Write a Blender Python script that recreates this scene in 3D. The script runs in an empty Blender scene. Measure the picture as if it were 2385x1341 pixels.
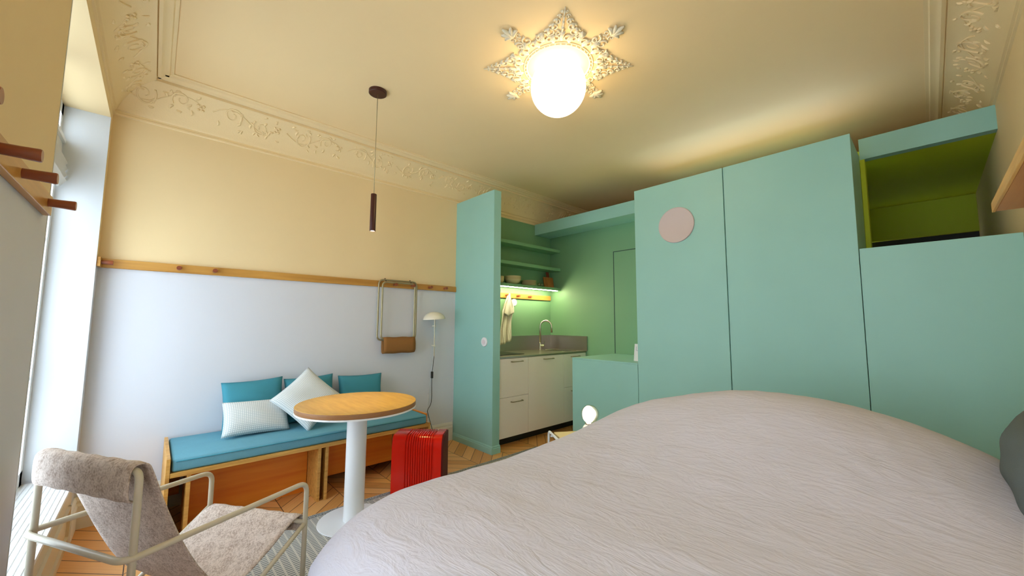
import bpy, bmesh, math, random
from mathutils import Vector, Matrix, Euler
random.seed(7)
PI = math.pi
C = bpy.context.scene.collection
S = bpy.context.scene

# ------------------------------------------------------------------ camera, world, exposure
cam_d = bpy.data.cameras.new('camera'); cam = bpy.data.objects.new('camera', cam_d); C.objects.link(cam)
cam_d.sensor_width = 36.0; cam_d.lens = 36.0 * 899.4 / 2385.0; cam_d.clip_start = 0.02
_yaw, _pit, _rol = math.radians(47.25), math.radians(5.146), math.radians(0.324)
_f = Vector((-math.sin(_yaw)*math.cos(_pit), math.cos(_yaw)*math.cos(_pit), math.sin(_pit)))
_r = Vector((math.cos(_yaw), math.sin(_yaw), 0)); _u = _r.cross(_f)
_r2 = _r*math.cos(_rol) + _u*math.sin(_rol); _u2 = -_r*math.sin(_rol) + _u*math.cos(_rol)
M4 = Matrix(((_r2.x, _u2.x, -_f.x, 0), (_r2.y, _u2.y, -_f.y, 0), (_r2.z, _u2.z, -_f.z, 1.28), (0, 0, 0, 1)))
cam.matrix_world = M4
S.camera = cam
S.view_settings.view_transform = 'Standard'; S.view_settings.look = 'None'
S.view_settings.gamma = 1.0; S.view_settings.use_curve_mapping = False
S.view_settings.exposure = 2.05
W = bpy.data.worlds.new('world'); S.world = W; W.use_nodes = True
W.node_tree.nodes['Background'].inputs[0].default_value = (0.75, 0.87, 1.0, 1)
W.node_tree.nodes['Background'].inputs[1].default_value = 1.6

def area(name, loc, rot, sx, sy, power, col):
    l = bpy.data.lights.new(name, 'AREA'); l.shape = 'RECTANGLE'; l.size = sx; l.size_y = sy
    l.energy = power; l.color = col
    o = bpy.data.objects.new(name, l); C.objects.link(o); o.location = loc; o.rotation_euler = rot
    return o
# daylight entering through the two windows of the window wall
area('window_daylight', (-2.79, -0.62, 1.20), (math.radians(90), 0, PI), 1.35, 1.6, 40, (0.62, 0.80, 1.0))
area('window_daylight', (-0.375, -0.60, 1.50), (math.radians(90), 0, PI), 1.0, 2.1, 215, (0.70, 0.82, 1.0))

# ------------------------------------------------------------------ materials
MATS = {}
def nt(name):
    m = bpy.data.materials.new(name); m.use_nodes = True
    t = m.node_tree; b = t.nodes['Principled BSDF']
    return m, t, b
def N(t, kind, **kw):
    n = t.nodes.new(kind)
    for k, v in kw.items(): setattr(n, k, v)
    return n
def bump(t, b, src, strength, dist=0.01):
    n = N(t, 'ShaderNodeBump'); n.inputs['Strength'].default_value = strength; n.inputs['Distance'].default_value = dist
    t.links.new(src, n.inputs['Height']); t.links.new(n.outputs[0], b.inputs['Normal']); return n
def paint(name, col, rough=0.55, metal=0.0, bs=0.0, scale=40, spec=0.5, var=0.0):
    m, t, b = nt(name)
    b.inputs['Base Color'].default_value = (*col, 1); b.inputs['Roughness'].default_value = rough
    b.inputs['Metallic'].default_value = metal; b.inputs['Specular IOR Level'].default_value = spec
    if bs or var:
        g = N(t, 'ShaderNodeNewGeometry'); n = N(t, 'ShaderNodeTexNoise'); n.inputs['Scale'].default_value = scale
        n.inputs['Detail'].default_value = 4
        t.links.new(g.outputs['Position'], n.inputs['Vector'])
        if bs: bump(t, b, n.outputs[0], bs)
        if var:
            n2 = N(t, 'ShaderNodeTexNoise'); n2.inputs['Scale'].default_value = 3.0
            t.links.new(g.outputs['Position'], n2.inputs['Vector'])
            mx = N(t, 'ShaderNodeMix', data_type='RGBA')
            mx.inputs['A'].default_value = (*[c*(1-var) for c in col], 1); mx.inputs['B'].default_value = (*[min(1, c*(1+var)) for c in col], 1)
            t.links.new(n2.outputs[0], mx.inputs['Factor']); t.links.new(mx.outputs['Result'], b.inputs['Base Color'])
    return m
def wood(name, c1, c2, axis='x', scale=1.0, rough=0.45, coord='Object'):
    m, t, b = nt(name)
    g = N(t, 'ShaderNodeNewGeometry'); mp = N(t, 'ShaderNodeMapping')
    sc = {'x': (1.5, 26, 26), 'y': (26, 1.5, 26), 'z': (26, 26, 1.5)}[axis]
    mp.inputs['Scale'].default_value = tuple(s*scale for s in sc)
    n = N(t, 'ShaderNodeTexNoise'); n.inputs['Scale'].default_value = 1.0; n.inputs['Detail'].default_value = 6; n.inputs['Distortion'].default_value = 0.6
    r = N(t, 'ShaderNodeValToRGB'); r.color_ramp.elements[0].position = 0.32; r.color_ramp.elements[1].position = 0.72
    r.color_ramp.elements[0].color = (*c1, 1); r.color_ramp.elements[1].color = (*c2, 1)
    t.links.new(g.outputs['Position'], mp.inputs[0]); t.links.new(mp.outputs[0], n.inputs['Vector'])
    t.links.new(n.outputs[0], r.inputs[0]); t.links.new(r.outputs[0], b.inputs['Base Color'])
    b.inputs['Roughness'].default_value = rough
    bump(t, b, n.outputs[0], 0.08)
    return m
def emit(name, col, s):
    m, t, b = nt(name); b.inputs['Base Color'].default_value = (*col, 1)
    b.inputs['Emission Color'].default_value = (*col, 1); b.inputs['Emission Strength'].default_value = s
    return m
def mathn(t, op, a, bb=None, c=None):
    n = N(t, 'ShaderNodeMath', operation=op)
    for i, v in enumerate((a, bb, c)):
        if v is None: continue
        if isinstance(v, (int, float)): n.inputs[i].default_value = v
        else: t.links.new(v, n.inputs[i])
    return n.outputs[0]

CREAM = (0.82, 0.63, 0.35); GREY = (0.66, 0.665, 0.71); TURQ = (0.30, 0.56, 0.495)
M = MATS
M['cream'] = paint('cream_paint', CREAM, 0.7, bs=0.05, var=0.02)
M['ceil'] = paint('ceiling_paint', (0.90, 0.675, 0.37), 0.75, bs=0.03, var=0.015)
M['plaster'] = paint('white_plaster', (0.76, 0.69, 0.52), 0.7, bs=0.1, scale=90)
M['cornice'] = paint('cornice_plaster', (0.86, 0.665, 0.375), 0.7, bs=0.08, scale=90)
M['grey'] = paint('pale_grey_paint', GREY, 0.7, bs=0.04, var=0.02)
M['white'] = paint('white_gloss_paint', (0.86, 0.87, 0.88), 0.35)
M['turq'] = paint('turquoise_paint', TURQ, 0.45, bs=0.04, scale=25, var=0.04)
M['greenp'] = paint('green_wall_paint', (0.185, 0.36, 0.20), 0.55, bs=0.04, var=0.03)
M['bounce_green'] = paint('green_with_warm_bounce', (0.52, 0.60, 0.015), 0.6, var=0.04)  # niche green, its olive cast is warm bounced light put into the colour
M['gap'] = paint('dark_joint', (0.03, 0.06, 0.05), 0.8)
M['black'] = paint('matt_black', (0.012, 0.012, 0.012), 0.6)
M['gloss_black'] = paint('black_glass', (0.015, 0.013, 0.01), 0.08)
M['oak'] = wood('oak_rail', (0.42, 0.19, 0.035), (0.62, 0.32, 0.07), 'y', rough=0.35)
M['oakx'] = wood('oak_rail_x', (0.42, 0.19, 0.035), (0.62, 0.32, 0.07), 'x', rough=0.35)
M['peg'] = wood('red_brown_peg', (0.20, 0.045, 0.02), (0.33, 0.09, 0.03), 'y', rough=0.3)
M['plyface'] = wood('birch_ply_red', (0.72, 0.17, 0.01), (0.85, 0.30, 0.025), 'y', 0.7, rough=0.4)
M['plyedge'] = wood('birch_ply_edge', (0.52, 0.25, 0.05), (0.76, 0.43, 0.11), 'y', 1.6, rough=0.45)
M['steel'] = paint('brushed_steel', (0.42, 0.38, 0.33), 0.32, metal=1.0, bs=0.05, scale=200)
M['chrome'] = paint('warm_chrome', (0.62, 0.56, 0.46), 0.18, metal=1.0)
M['frame'] = paint('beige_steel_tube', (0.62, 0.55, 0.42), 0.32, spec=0.6)
M['brass'] = paint('olive_brass_tube', (0.36, 0.30, 0.17), 0.3, metal=0.5)
M['cab'] = paint('cabinet_front', (0.90, 0.80, 0.72), 0.5)
M['maroon'] = paint('maroon_lacquer', (0.045, 0.006, 0.006), 0.35)
M['red'] = paint('glossy_red_plastic', (0.72, 0.010, 0.002), 0.13, spec=0.4)
M['porc'] = paint('cream_ceramic', (0.62, 0.52, 0.30), 0.25)
M['shade'] = paint('cream_enamel', (0.82, 0.76, 0.60), 0.25)
M['disc'] = paint('pinkish_white_disc', (0.58, 0.49, 0.48), 0.6)
M['plastic'] = paint('white_plastic', (0.80, 0.78, 0.78), 0.35)
M['globe'] = emit('opal_globe_glow', (1.0, 0.78, 0.45), 2.2)
M['spot'] = emit('spot_glow', (1.0, 0.85, 0.6), 12.0)
M['led'] = emit('led_glow', (1.0, 0.86, 0.56), 30.0)
M['bulb'] = emit('lamp_glow', (1.0, 0.88, 0.66), 2.6)

def fabric(name, col, scale=260, rough=0.9, bs=0.25, spec=0.2):
    m, t, b = nt(name)
    tc = N(t, 'ShaderNodeTexCoord'); 
    n = N(t, 'ShaderNodeTexNoise'); n.inputs['Scale'].default_value = scale; n.inputs['Detail'].default_value = 3
    t.links.new(tc.outputs['Object'], n.inputs['Vector'])
    n2 = N(t, 'ShaderNodeTexNoise'); n2.inputs['Scale'].default_value = 12
    t.links.new(tc.outputs['Object'], n2.inputs['Vector'])
    mx = N(t, 'ShaderNodeMix', data_type='RGBA')
    mx.inputs['A'].default_value = (*[c*0.85 for c in col], 1); mx.inputs['B'].default_value = (*[min(1, c*1.12) for c in col], 1)
    ad = mathn(t, 'ADD', mathn(t, 'MULTIPLY', n.outputs[0], 0.6), mathn(t, 'MULTIPLY', n2.outputs[0], 0.4))
    t.links.new(ad, mx.inputs['Factor']); t.links.new(mx.outputs['Result'], b.inputs['Base Color'])
    b.inputs['Roughness'].default_value = rough; b.inputs['Specular IOR Level'].default_value = spec
    bump(t, b, n.outputs[0], bs, 0.003)
    return m
M['teal'] = fabric('teal_cotton', (0.06, 0.27, 0.34))
M['tealpad'] = fabric('teal_seat_pad', (0.14, 0.35, 0.44))
M['darkgrey'] = fabric('dark_grey_cotton', (0.13, 0.15, 0.145))
M['leather'] = fabric('brown_suede', (0.30, 0.135, 0.04), 180)

def tweed():
    m, t, b = nt('speckled_canvas')
    tc = N(t, 'ShaderNodeTexCoord')
    v = N(t, 'ShaderNodeTexNoise'); v.inputs['Scale'].default_value = 150; v.inputs['Detail'].default_value = 4
    t.links.new(tc.outputs['Object'], v.inputs['Vector'])
    n2 = N(t, 'ShaderNodeTexNoise'); n2.inputs['Scale'].default_value = 30; n2.inputs['Detail'].default_value = 5
    t.links.new(tc.outputs['Object'], n2.inputs['Vector'])
    r = N(t, 'ShaderNodeValToRGB'); e = r.color_ramp.elements
    e[0].position = 0.33; e[0].color = (0.34, 0.25, 0.20, 1); e[1].position = 0.58; e[1].color = (0.68, 0.57, 0.50, 1)
    ad = mathn(t, 'ADD', mathn(t, 'MULTIPLY', v.outputs[0], 0.62), mathn(t, 'MULTIPLY', n2.outputs[0], 0.38))
    t.links.new(ad, r.inputs[0]); t.links.new(r.outputs[0], b.inputs['Base Color'])
    b.inputs['Roughness'].default_value = 0.95; b.inputs['Specular IOR Level'].default_value = 0.1
    bump(t, b, v.outputs[0], 0.4, 0.003)
    return m
M['tweed'] = tweed()
def waffle():
    m, t, b = nt('white_waffle_weave')
    tc = N(t, 'ShaderNodeUVMap')
    sp = N(t, 'ShaderNodeSeparateXYZ'); t.links.new(tc.outputs[0], sp.inputs[0])
    def line(s, k):
        f = mathn(t, 'FRACT', mathn(t, 'MULTIPLY', s, k)); return mathn(t, 'LESS_THAN', mathn(t, 'ABSOLUTE', mathn(t, 'SUBTRACT', f, 0.5)), 0.17)
    g = mathn(t, 'MAXIMUM', line(sp.outputs[0], 34), line(sp.outputs[1], 34))
    mx = N(t, 'ShaderNodeMix', data_type='RGBA')
    mx.inputs['A'].default_value = (0.80, 0.80, 0.77, 1); mx.inputs['B'].default_value = (0.52, 0.56, 0.56, 1)
    t.links.new(g, mx.inputs['Factor']); t.links.new(mx.outputs['Result'], b.inputs['Base Color'])
    b.inputs['Roughness'].default_value = 0.95; b.inputs['Specular IOR Level'].default_value = 0.1
    bump(t, b, g, -0.5, 0.004)
    return m
M['waffle'] = waffle()
def towelmat():
    m, t, b = nt('striped_tea_towel')
    tc = N(t, 'ShaderNodeUVMap'); sp = N(t, 'ShaderNodeSeparateXYZ'); t.links.new(tc.outputs[0], sp.inputs[0])
    f = mathn(t, 'FRACT', mathn(t, 'MULTIPLY', sp.outputs[0], 17)); g = mathn(t, 'LESS_THAN', f, 0.4)
    mx = N(t, 'ShaderNodeMix', data_type='RGBA')
    mx.inputs['A'].default_value = (0.80, 0.76, 0.64, 1); mx.inputs['B'].default_value = (0.42, 0.38, 0.27, 1)
    t.links.new(g, mx.inputs['Factor']); t.links.new(mx.outputs['Result'], b.inputs['Base Color'])
    b.inputs['Roughness'].default_value = 0.95
    return m
M['towel'] = towelmat()
def linen():
    m, t, b = nt('washed_linen')
    g = N(t, 'ShaderNodeNewGeometry')
    def wr(scale, rot, st, det, dist):
        mp = N(t, 'ShaderNodeMapping'); mp.inputs['Rotation'].default_value = (0, 0, rot); mp.inputs['Scale'].default_value = (1, st, 1)
        t.links.new(g.outputs['Position'], mp.inputs[0])
        n = N(t, 'ShaderNodeTexNoise'); n.inputs['Scale'].default_value = scale; n.inputs['Detail'].default_value = det
        n.inputs['Distortion'].default_value = dist; n.inputs['Roughness'].default_value = 0.6
        t.links.new(mp.outputs[0], n.inputs['Vector'])
        # ridges
        return mathn(t, 'ABSOLUTE', mathn(t, 'SUBTRACT', n.outputs[0], 0.5))
    a = wr(4.0, 0.55, 3.0, 4, 1.0); c = wr(6.0, -0.9, 3.0, 4, 1.3); d = wr(1.6, 1.3, 2.2, 3, 0.8)
    fine = N(t, 'ShaderNodeTexNoise'); fine.inputs['Scale'].default_value = 90; fine.inputs['Detail'].default_value = 3
    t.links.new(g.outputs['Position'], fine.inputs['Vector'])
    s = mathn(t, 'ADD', mathn(t, 'ADD', mathn(t, 'MULTIPLY', a, 1.0), mathn(t, 'MULTIPLY', c, 0.8)), mathn(t, 'ADD', mathn(t, 'MULTIPLY', d, 1.2), mathn(t, 'MULTIPLY', fine.outputs[0], 0.05)))
    b.inputs['Base Color'].default_value = (0.63, 0.605, 0.685, 1)
    b.inputs['Roughness'].default_value = 0.92; b.inputs['Specular IOR Level'].default_value = 0.15
    bump(t, b, s, 0.38, 0.02)
    return m
M['linen'] = linen()
def chevron():
    m, t, b = nt('oak_chevron_parquet')
    g = N(t, 'ShaderNodeNewGeometry'); sp = N(t, 'ShaderNodeSeparateXYZ'); t.links.new(g.outputs['Position'], sp.inputs[0])
    x, y = sp.outputs[0], sp.outputs[1]
    Pd = 0.76
    q = mathn(t, 'DIVIDE', mathn(t, 'ADD', y, 10*Pd-2.25), Pd)       # integer at y=2.25
    fr = mathn(t, 'FRACT', q)
    tri = mathn(t, 'MINIMUM', fr, mathn(t, 'SUBTRACT', 1.0, fr))     # 0..0.5
    cc = mathn(t, 'ADD', x, mathn(t, 'MULTIPLY', tri, Pd))
    bw = 0.135
    ub = mathn(t, 'DIVIDE', mathn(t, 'ADD', cc, 20.0), bw)
    uf = mathn(t, 'FRACT', ub); uid = mathn(t, 'FLOOR', ub)
    col = mathn(t, 'FLOOR', mathn(t, 'MULTIPLY', q, 2.0))
    seam1 = mathn(t, 'LESS_THAN', mathn(t, 'MINIMUM', uf, mathn(t, 'SUBTRACT', 1.0, uf)), 0.025)
    cf = mathn(t, 'FRACT', mathn(t, 'MULTIPLY', q, 2.0))
    seam2 = mathn(t, 'LESS_THAN', mathn(t, 'MINIMUM', cf, mathn(t, 'SUBTRACT', 1.0, cf)), 0.006)
    seam = mathn(t, 'MAXIMUM', seam1, seam2)
    cb = N(t, 'ShaderNodeCombineXYZ'); t.links.new(uid, cb.inputs[0]); t.links.new(col, cb.inputs[1])
    wn = N(t, 'ShaderNodeTexWhiteNoise', noise_dimensions='3D'); t.links.new(cb.outputs[0], wn.inputs['Vector'])
    # grain
    cb2 = N(t, 'ShaderNodeCombineXYZ'); t.links.new(mathn(t, 'MULTIPLY', cc, 55.0), cb2.inputs[0]); t.links.new(mathn(t, 'MULTIPLY', y, 4.0), cb2.inputs[1]); t.links.new(wn.outputs['Value'], cb2.inputs[2])
    gn = N(t, 'ShaderNodeTexNoise'); gn.inputs['Scale'].default_value = 1.0; gn.inputs['Detail'].default_value = 5
    t.links.new(cb2.outputs[0], gn.inputs['Vector'])
    v = mathn(t, 'ADD', mathn(t, 'MULTIPLY', wn.outputs['Value'], 0.6), mathn(t, 'MULTIPLY', gn.outputs[0], 0.4))
    r = N(t, 'ShaderNodeValToRGB'); e = r.color_ramp.elements
    e[0].position = 0.1; e[0].color = (0.60, 0.25, 0.06, 1); e[1].position = 0.9; e[1].color = (0.90, 0.50, 0.18, 1)
    t.links.new(v, r.inputs[0])
    mx = N(t, 'ShaderNodeMix', data_type='RGBA'); mx.inputs['B'].default_value = (0.05, 0.02, 0.01, 1)
    t.links.new(r.outputs[0], mx.inputs['A']); t.links.new(seam, mx.inputs['Factor']); t.links.new(mx.outputs['Result'], b.inputs['Base Color'])
    b.inputs['Roughness'].default_value = 0.38
    bump(t, b, seam, -0.4, 0.003)
    return m
M['floor'] = chevron()
def rugmat():
    m, t, b = nt('grey_flatweave_rug')
    g = N(t, 'ShaderNodeNewGeometry'); sp = N(t, 'ShaderNodeSeparateXYZ'); t.links.new(g.outputs['Position'], sp.inputs[0])
    x, y = sp.outputs[0], sp.outputs[1]
    border = mathn(t, 'LESS_THAN', mathn(t, 'ABSOLUTE', mathn(t, 'SUBTRACT', x, -2.833)), 0.022)
    wv = mathn(t, 'MULTIPLY', mathn(t, 'SINE', mathn(t, 'MULTIPLY', y, 60.0)), 0.07)
    s = mathn(t, 'FRACT', mathn(t, 'ADD', mathn(t, 'MULTIPLY', x, 55.0), wv)); st = mathn(t, 'LESS_THAN', s, 0.42)
    s2 = mathn(t, 'FRACT', mathn(t, 'MULTIPLY', y, 24.0)); st2 = mathn(t, 'LESS_THAN', s2, 0.78)
    st = mathn(t, 'MULTIPLY', st, st2)
    n = N(t, 'ShaderNodeTexNoise'); n.inputs['Scale'].default_value = 160; t.links.new(g.outputs['Position'], n.inputs['Vector'])
    bd = mathn(t, 'MULTIPLY', border, mathn(t, 'GREATER_THAN', n.outputs[0], 0.44))
    f = mathn(t, 'MAXIMUM', mathn(t, 'MULTIPLY', st, mathn(t, 'SUBTRACT', 1.0, border)), bd)
    mx = N(t, 'ShaderNodeMix', data_type='RGBA'); mx.inputs['A'].default_value = (0.58, 0.54, 0.47, 1); mx.inputs['B'].default_value = (0.17, 0.185, 0.19, 1)
    t.links.new(f, mx.inputs['Factor']); t.links.new(mx.outputs['Result'], b.inputs['Base Color'])
    b.inputs['Roughness'].default_value = 0.95; b.inputs['Specular IOR Level'].default_value = 0.1
    bump(t, b, f, -0.4, 0.004)
    return m
M['rug'] = rugmat()
def glassm(name, tint=(1, 1, 1), f=0.12):
    m, t, b = nt(name)
    t.nodes.remove(b); o = t.nodes['Material Output']
    tr = N(t, 'ShaderNodeBsdfTransparent'); tr.inputs[0].default_value = (*tint, 1)
    gl = N(t, 'ShaderNodeBsdfGlossy'); gl.inputs['Roughness'].default_value = 0.02
    mx = N(t, 'ShaderNodeMixShader'); mx.inputs[0].default_value = f
    t.links.new(tr.outputs[0], mx.inputs[1]); t.links.new(gl.outputs[0], mx.inputs[2]); t.links.new(mx.outputs[0], o.inputs[0])
    return m
M['glass'] = glassm('window_glass', (0.98, 1, 1), 0.06)
M['clear'] = glassm('clear_glass', (0.95, 0.93, 0.85), 0.25)

# ------------------------------------------------------------------ mesh helpers
def nb(): return bmesh.new()
def add_box(bm, x0, y0, z0, x1, y1, z1, bev=0.0, seg=2, mat=None):
    c = ((x0+x1)/2, (y0+y1)/2, (z0+z1)/2); s = (abs(x1-x0), abs(y1-y0), abs(z1-z0))
    T = Matrix.Translation(c) @ Matrix.Diagonal((*s, 1))
    tmp = bmesh.new()
    bmesh.ops.create_cube(tmp, size=1.0, matrix=T)
    if bev > 0:
        bmesh.ops.bevel(tmp, geom=tmp.edges[:], offset=bev, segments=seg, profile=0.5, affect='EDGES')
    if mat is not None: bmesh.ops.transform(tmp, matrix=mat, verts=tmp.verts[:])
    merge(bm, tmp); return bm
def merge(bm, tmp):
    me = bpy.data.meshes.new('tmp'); tmp.to_mesh(me); tmp.free(); bm.from_mesh(me); bpy.data.meshes.remove(me)
def smooth_path(pts, rad, n=6):
    """round the corners of a polyline"""
    pts = [Vector(p) for p in pts]; out = [pts[0]]
    for i in range(1, len(pts)-1):
        a, b, c = pts[i-1], pts[i], pts[i+1]
        d1 = (a-b); d2 = (c-b); l = min(rad, d1.length*0.49, d2.length*0.49)
        p, q = b+d1.normalized()*l, b+d2.normalized()*l
        for k in range(n+1):
            s = k/n; out.append(p*(1-s)**2 + b*2*s*(1-s) + q*s*s)
    out.append(pts[-1]); return out
def add_tube(bm, pts, r, seg=12, closed=False, taper=None):
    pts = [Vector(p) for p in pts]; n = len(pts)
    rings = []; up = None
    for i in range(n):
        if closed: tg = (pts[(i+1) % n]-pts[i-1]).normalized()
        else: tg = (pts[min(i+1, n-1)]-pts[max(i-1, 0)]).normalized()
        if up is None:
            up = Vector((0, 0, 1)) if abs(tg.z) < 0.9 else Vector((1, 0, 0))
            up = (up - tg*up.dot(tg)).normalized()
        else:
            up = (up - tg*up.dot(tg))
            up = up.normalized() if up.length > 1e-6 else tg.orthogonal().normalized()
        sd = tg.cross(up)
        rr = r*(taper(i/(n-1)) if taper else 1)
        rings.append([bm.verts.new(pts[i] + (up*math.cos(2*PI*k/seg) + sd*math.sin(2*PI*k/seg))*rr) for k in range(seg)])
    m = n if closed else n-1
    for i in range(m):
        a, b = rings[i], rings[(i+1) % n]
        for k in range(seg):
            bm.faces.new((a[k], a[(k+1) % seg], b[(k+1) % seg], b[k]))
    if not closed:
        bm.faces.new(rings[0][::-1]); bm.faces.new(rings[-1])
    return bm
def add_lathe(bm, prof, cx=0, cy=0, seg=40, mat=None):
    """prof: list of (r, z) around the z axis"""
    tmp = bmesh.new(); rings = []
    for r, z in prof:
        if r < 1e-6: rings.append([tmp.verts.new((cx, cy, z))])
        else: rings.append([tmp.verts.new((cx+r*math.cos(2*PI*k/seg), cy+r*math.sin(2*PI*k/seg), z)) for k in range(seg)])
    for a, b in zip(rings[:-1], rings[1:]):
        for k in range(seg):
            if len(a) == 1 and len(b) == 1: continue
            if len(a) == 1: tmp.faces.new((a[0], b[k], b[(k+1) % seg]))
            elif len(b) == 1: tmp.faces.new((a[k], b[0], a[(k+1) % seg]))
            else: tmp.faces.new((a[k], b[k], b[(k+1) % seg], a[(k+1) % seg]))
    bmesh.ops.recalc_face_normals(tmp, faces=tmp.faces[:])
    if mat is not None: bmesh.ops.transform(tmp, matrix=mat, verts=tmp.verts[:])
    merge(bm, tmp); return bm
def add_ball(bm, c, s, seg=10, mat=None):
    tmp = bmesh.new()
    T = Matrix.Translation(c) @ (mat if mat is not None else Matrix.Identity(4)) @ Matrix.Diagonal((*s, 1))
    bmesh.ops.create_uvsphere(tmp, u_segments=seg, v_segments=max(6, seg//2+2), radius=1.0, matrix=T)
    merge(bm, tmp); return bm
def add_prism(bm, poly, a0, a1, fn):
    """poly 2-D, extruded between a0 and a1, fn(u, v, a) -> point"""
    tmp = bmesh.new()
    A = [tmp.verts.new(fn(u, v, a0)) for u, v in poly]; B = [tmp.verts.new(fn(u, v, a1)) for u, v in poly]
    tmp.faces.new(A); tmp.faces.new(B[::-1]); n = len(poly)
    for i in range(n): tmp.faces.new((A[i], B[i], B[(i+1) % n], A[(i+1) % n]))
    bmesh.ops.recalc_face_normals(tmp, faces=tmp.faces[:]); merge(bm, tmp); return bm

def obj(name, bm, mat, parent=None, smooth=False, local=False, mat2=None):
    if parent is not None and not local:
        bmesh.ops.translate(bm, vec=-parent.location, verts=bm.verts[:])
    me = bpy.data.meshes.new(name); bm.to_mesh(me); bm.free()
    o = bpy.data.objects.new(name, me); C.objects.link(o)
    if mat: me.materials.append(M[mat] if isinstance(mat, str) else mat)
    if smooth:
        for p in me.polygons: p.use_smooth = True
        if smooth == 'auto':
            try: me.set_sharp_from_angle(angle=math.radians(35))
            except Exception: pass
    if parent is not None: o.parent = parent
    return o
def tag(o, label, cat, group=None):
    o['label'] = label; o['category'] = cat
    if group: o['group'] = group
    return o
def thing(name, label, cat, loc=(0, 0, 0), group=None):
    o = bpy.data.objects.new(name, None); C.objects.link(o); o.location = loc; o.empty_display_size = 0.05
    return tag(o, label, cat, group)
def dup(root, loc, label=None, group=None):
    r = root.copy(); C.objects.link(r); r.location = loc
    if label: r['label'] = label
    if group: r['group'] = group
    for ch in list(root.children):
        c = ch.copy(); C.objects.link(c); c.parent = r
        for g in ch.children:
            d = g.copy(); C.objects.link(d); d.parent = c
    return r
def struct(name, bm, mat, parent=None, smooth=False):
    o = obj(name, bm, mat, parent, smooth)
    if parent is None: o['kind'] = 'structure'
    return o
def bx(*a, **k): return add_box(nb(), *a, **k)

# ------------------------------------------------------------------ room constants
XL, XR, YW, YK, YE, ZC = -3.665, 0.36, -0.29, 4.128, 5.60, 2.95
YP0, YP1, XP, ZP = 2.508, 2.604, -2.99, 2.657     # green partition
YWD = 3.30                                        # wardrobe front
RZ = 1.655                                        # rail height centre

# floor / ceiling
struct('floor', bx(XL-0.2, -0.75, -0.1, XR+0.2, YE+0.2, 0.0), 'floor')
struct('ceiling', bx(XL-0.2, YW-0.35, ZC, XR+0.2, YE+0.2, ZC+0.1), 'ceil')
# left wall: pale grey below the rail, cream above (two paints on one wall)
wl = struct('wall_left', bx(XL-0.15, -0.75, RZ, XL, YE+0.2, ZC), 'cream')
obj('lower_wall', bx(XL-0.15, -0.75, 0.0, XL, YP1, RZ), 'grey', wl)
obj('kitchen_green_wall', bx(XL-0.15, YP1, 0.0, XL+0.004, YK, 2.63), 'greenp', wl)
wr_ = struct('wall_right', bx(XR, YW-0.35, 0, XR+0.15, YE+0.2, ZC), 'cream')
struct('wall_back', bx(XL, YE, 2.16, XR, YE+0.15, ZC), 'cream')
# window wall with two tall recesses
def wall_window():
    up = nb(); lo = nb()
    Y0, Y1 = YW, YW-0.35
    def seg(x0, x1, z0, z1):
        if z1 <= RZ: add_box(lo, x0, Y1, z0, x1, Y0, z1)
        elif z0 >= RZ: add_box(up, x0, Y1, z0, x1, Y0, z1)
        else: add_box(lo, x0, Y1, z0, x1, Y0, RZ); add_box(up, x0, Y1, RZ, x1, Y0, z1)
    seg(XL, -3.56, 0, ZC); seg(-3.56, -2.03, 2.6, ZC); seg(-2.03, -0.95, 0, ZC)
    seg(-0.95, 0.2, 2.6, ZC); seg(0.2, XR, 0, ZC)
    seg(-3.56, -2.03, 0, 0.33); seg(-0.95, 0.2, 0, 0.33)
    w = struct('wall_front', up, 'cream'); obj('lower_wall', lo, 'grey', w)
wall_window()
# window frames in the recesses
def make_window(name, x0, x1):
    Y = YW-0.26
    f = nb(); z0, z1 = 0.35, 2.6
    add_box(f, x0, Y, z0, x0+0.06, Y+0.06, z1); add_box(f, x1-0.06, Y, z0, x1, Y+0.06, z1)
    add_box(f, x0, Y, z1-0.07, x1, Y+0.06, z1); add_box(f, x0, Y, z0, x1, Y+0.06, z0+0.08)
    xm = (x0+x1)/2; add_box(f, xm-0.05, Y, z0, xm+0.05, Y+0.07, z1)
    for z in (0.95, 1.75): add_box(f, x0, Y+0.01, z-0.015, x1, Y+0.05, z+0.015)
    w = struct(name, f, 'white')
    obj('pane', bx(x0+0.05, Y+0.025, z0+0.06, xm-0.04, Y+0.031, z1-0.06), 'glass', w)
    obj('pane', bx(xm+0.04, Y+0.025, z0+0.06, x1-0.05, Y+0.031, z1-0.06), 'glass', w)
    hd = nb(); add_tube(hd, [(xm, Y+0.07, 1.3), (xm, Y+0.11, 1.3), (xm, Y+0.11, 1.18)], 0.008); obj('window_handle', hd, 'chrome', w, True)
    return w
make_window('window_1', -3.56, -2.03); make_window('window_2', -0.95, 0.2)
# white reveal linings of the recesses
def reveals():
    b = nb()
    for x0, x1 in ((-3.56, -2.03), (-0.95, 0.2)):
        add_box(b, x0, YW-0.20, 0.37, x0+0.008, YW+0.001, 2.6); add_box(b, x1-0.008, YW-0.20, 0.37, x1, YW+0.001, 2.6)
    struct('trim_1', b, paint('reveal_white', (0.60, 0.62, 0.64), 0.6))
reveals()
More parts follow.
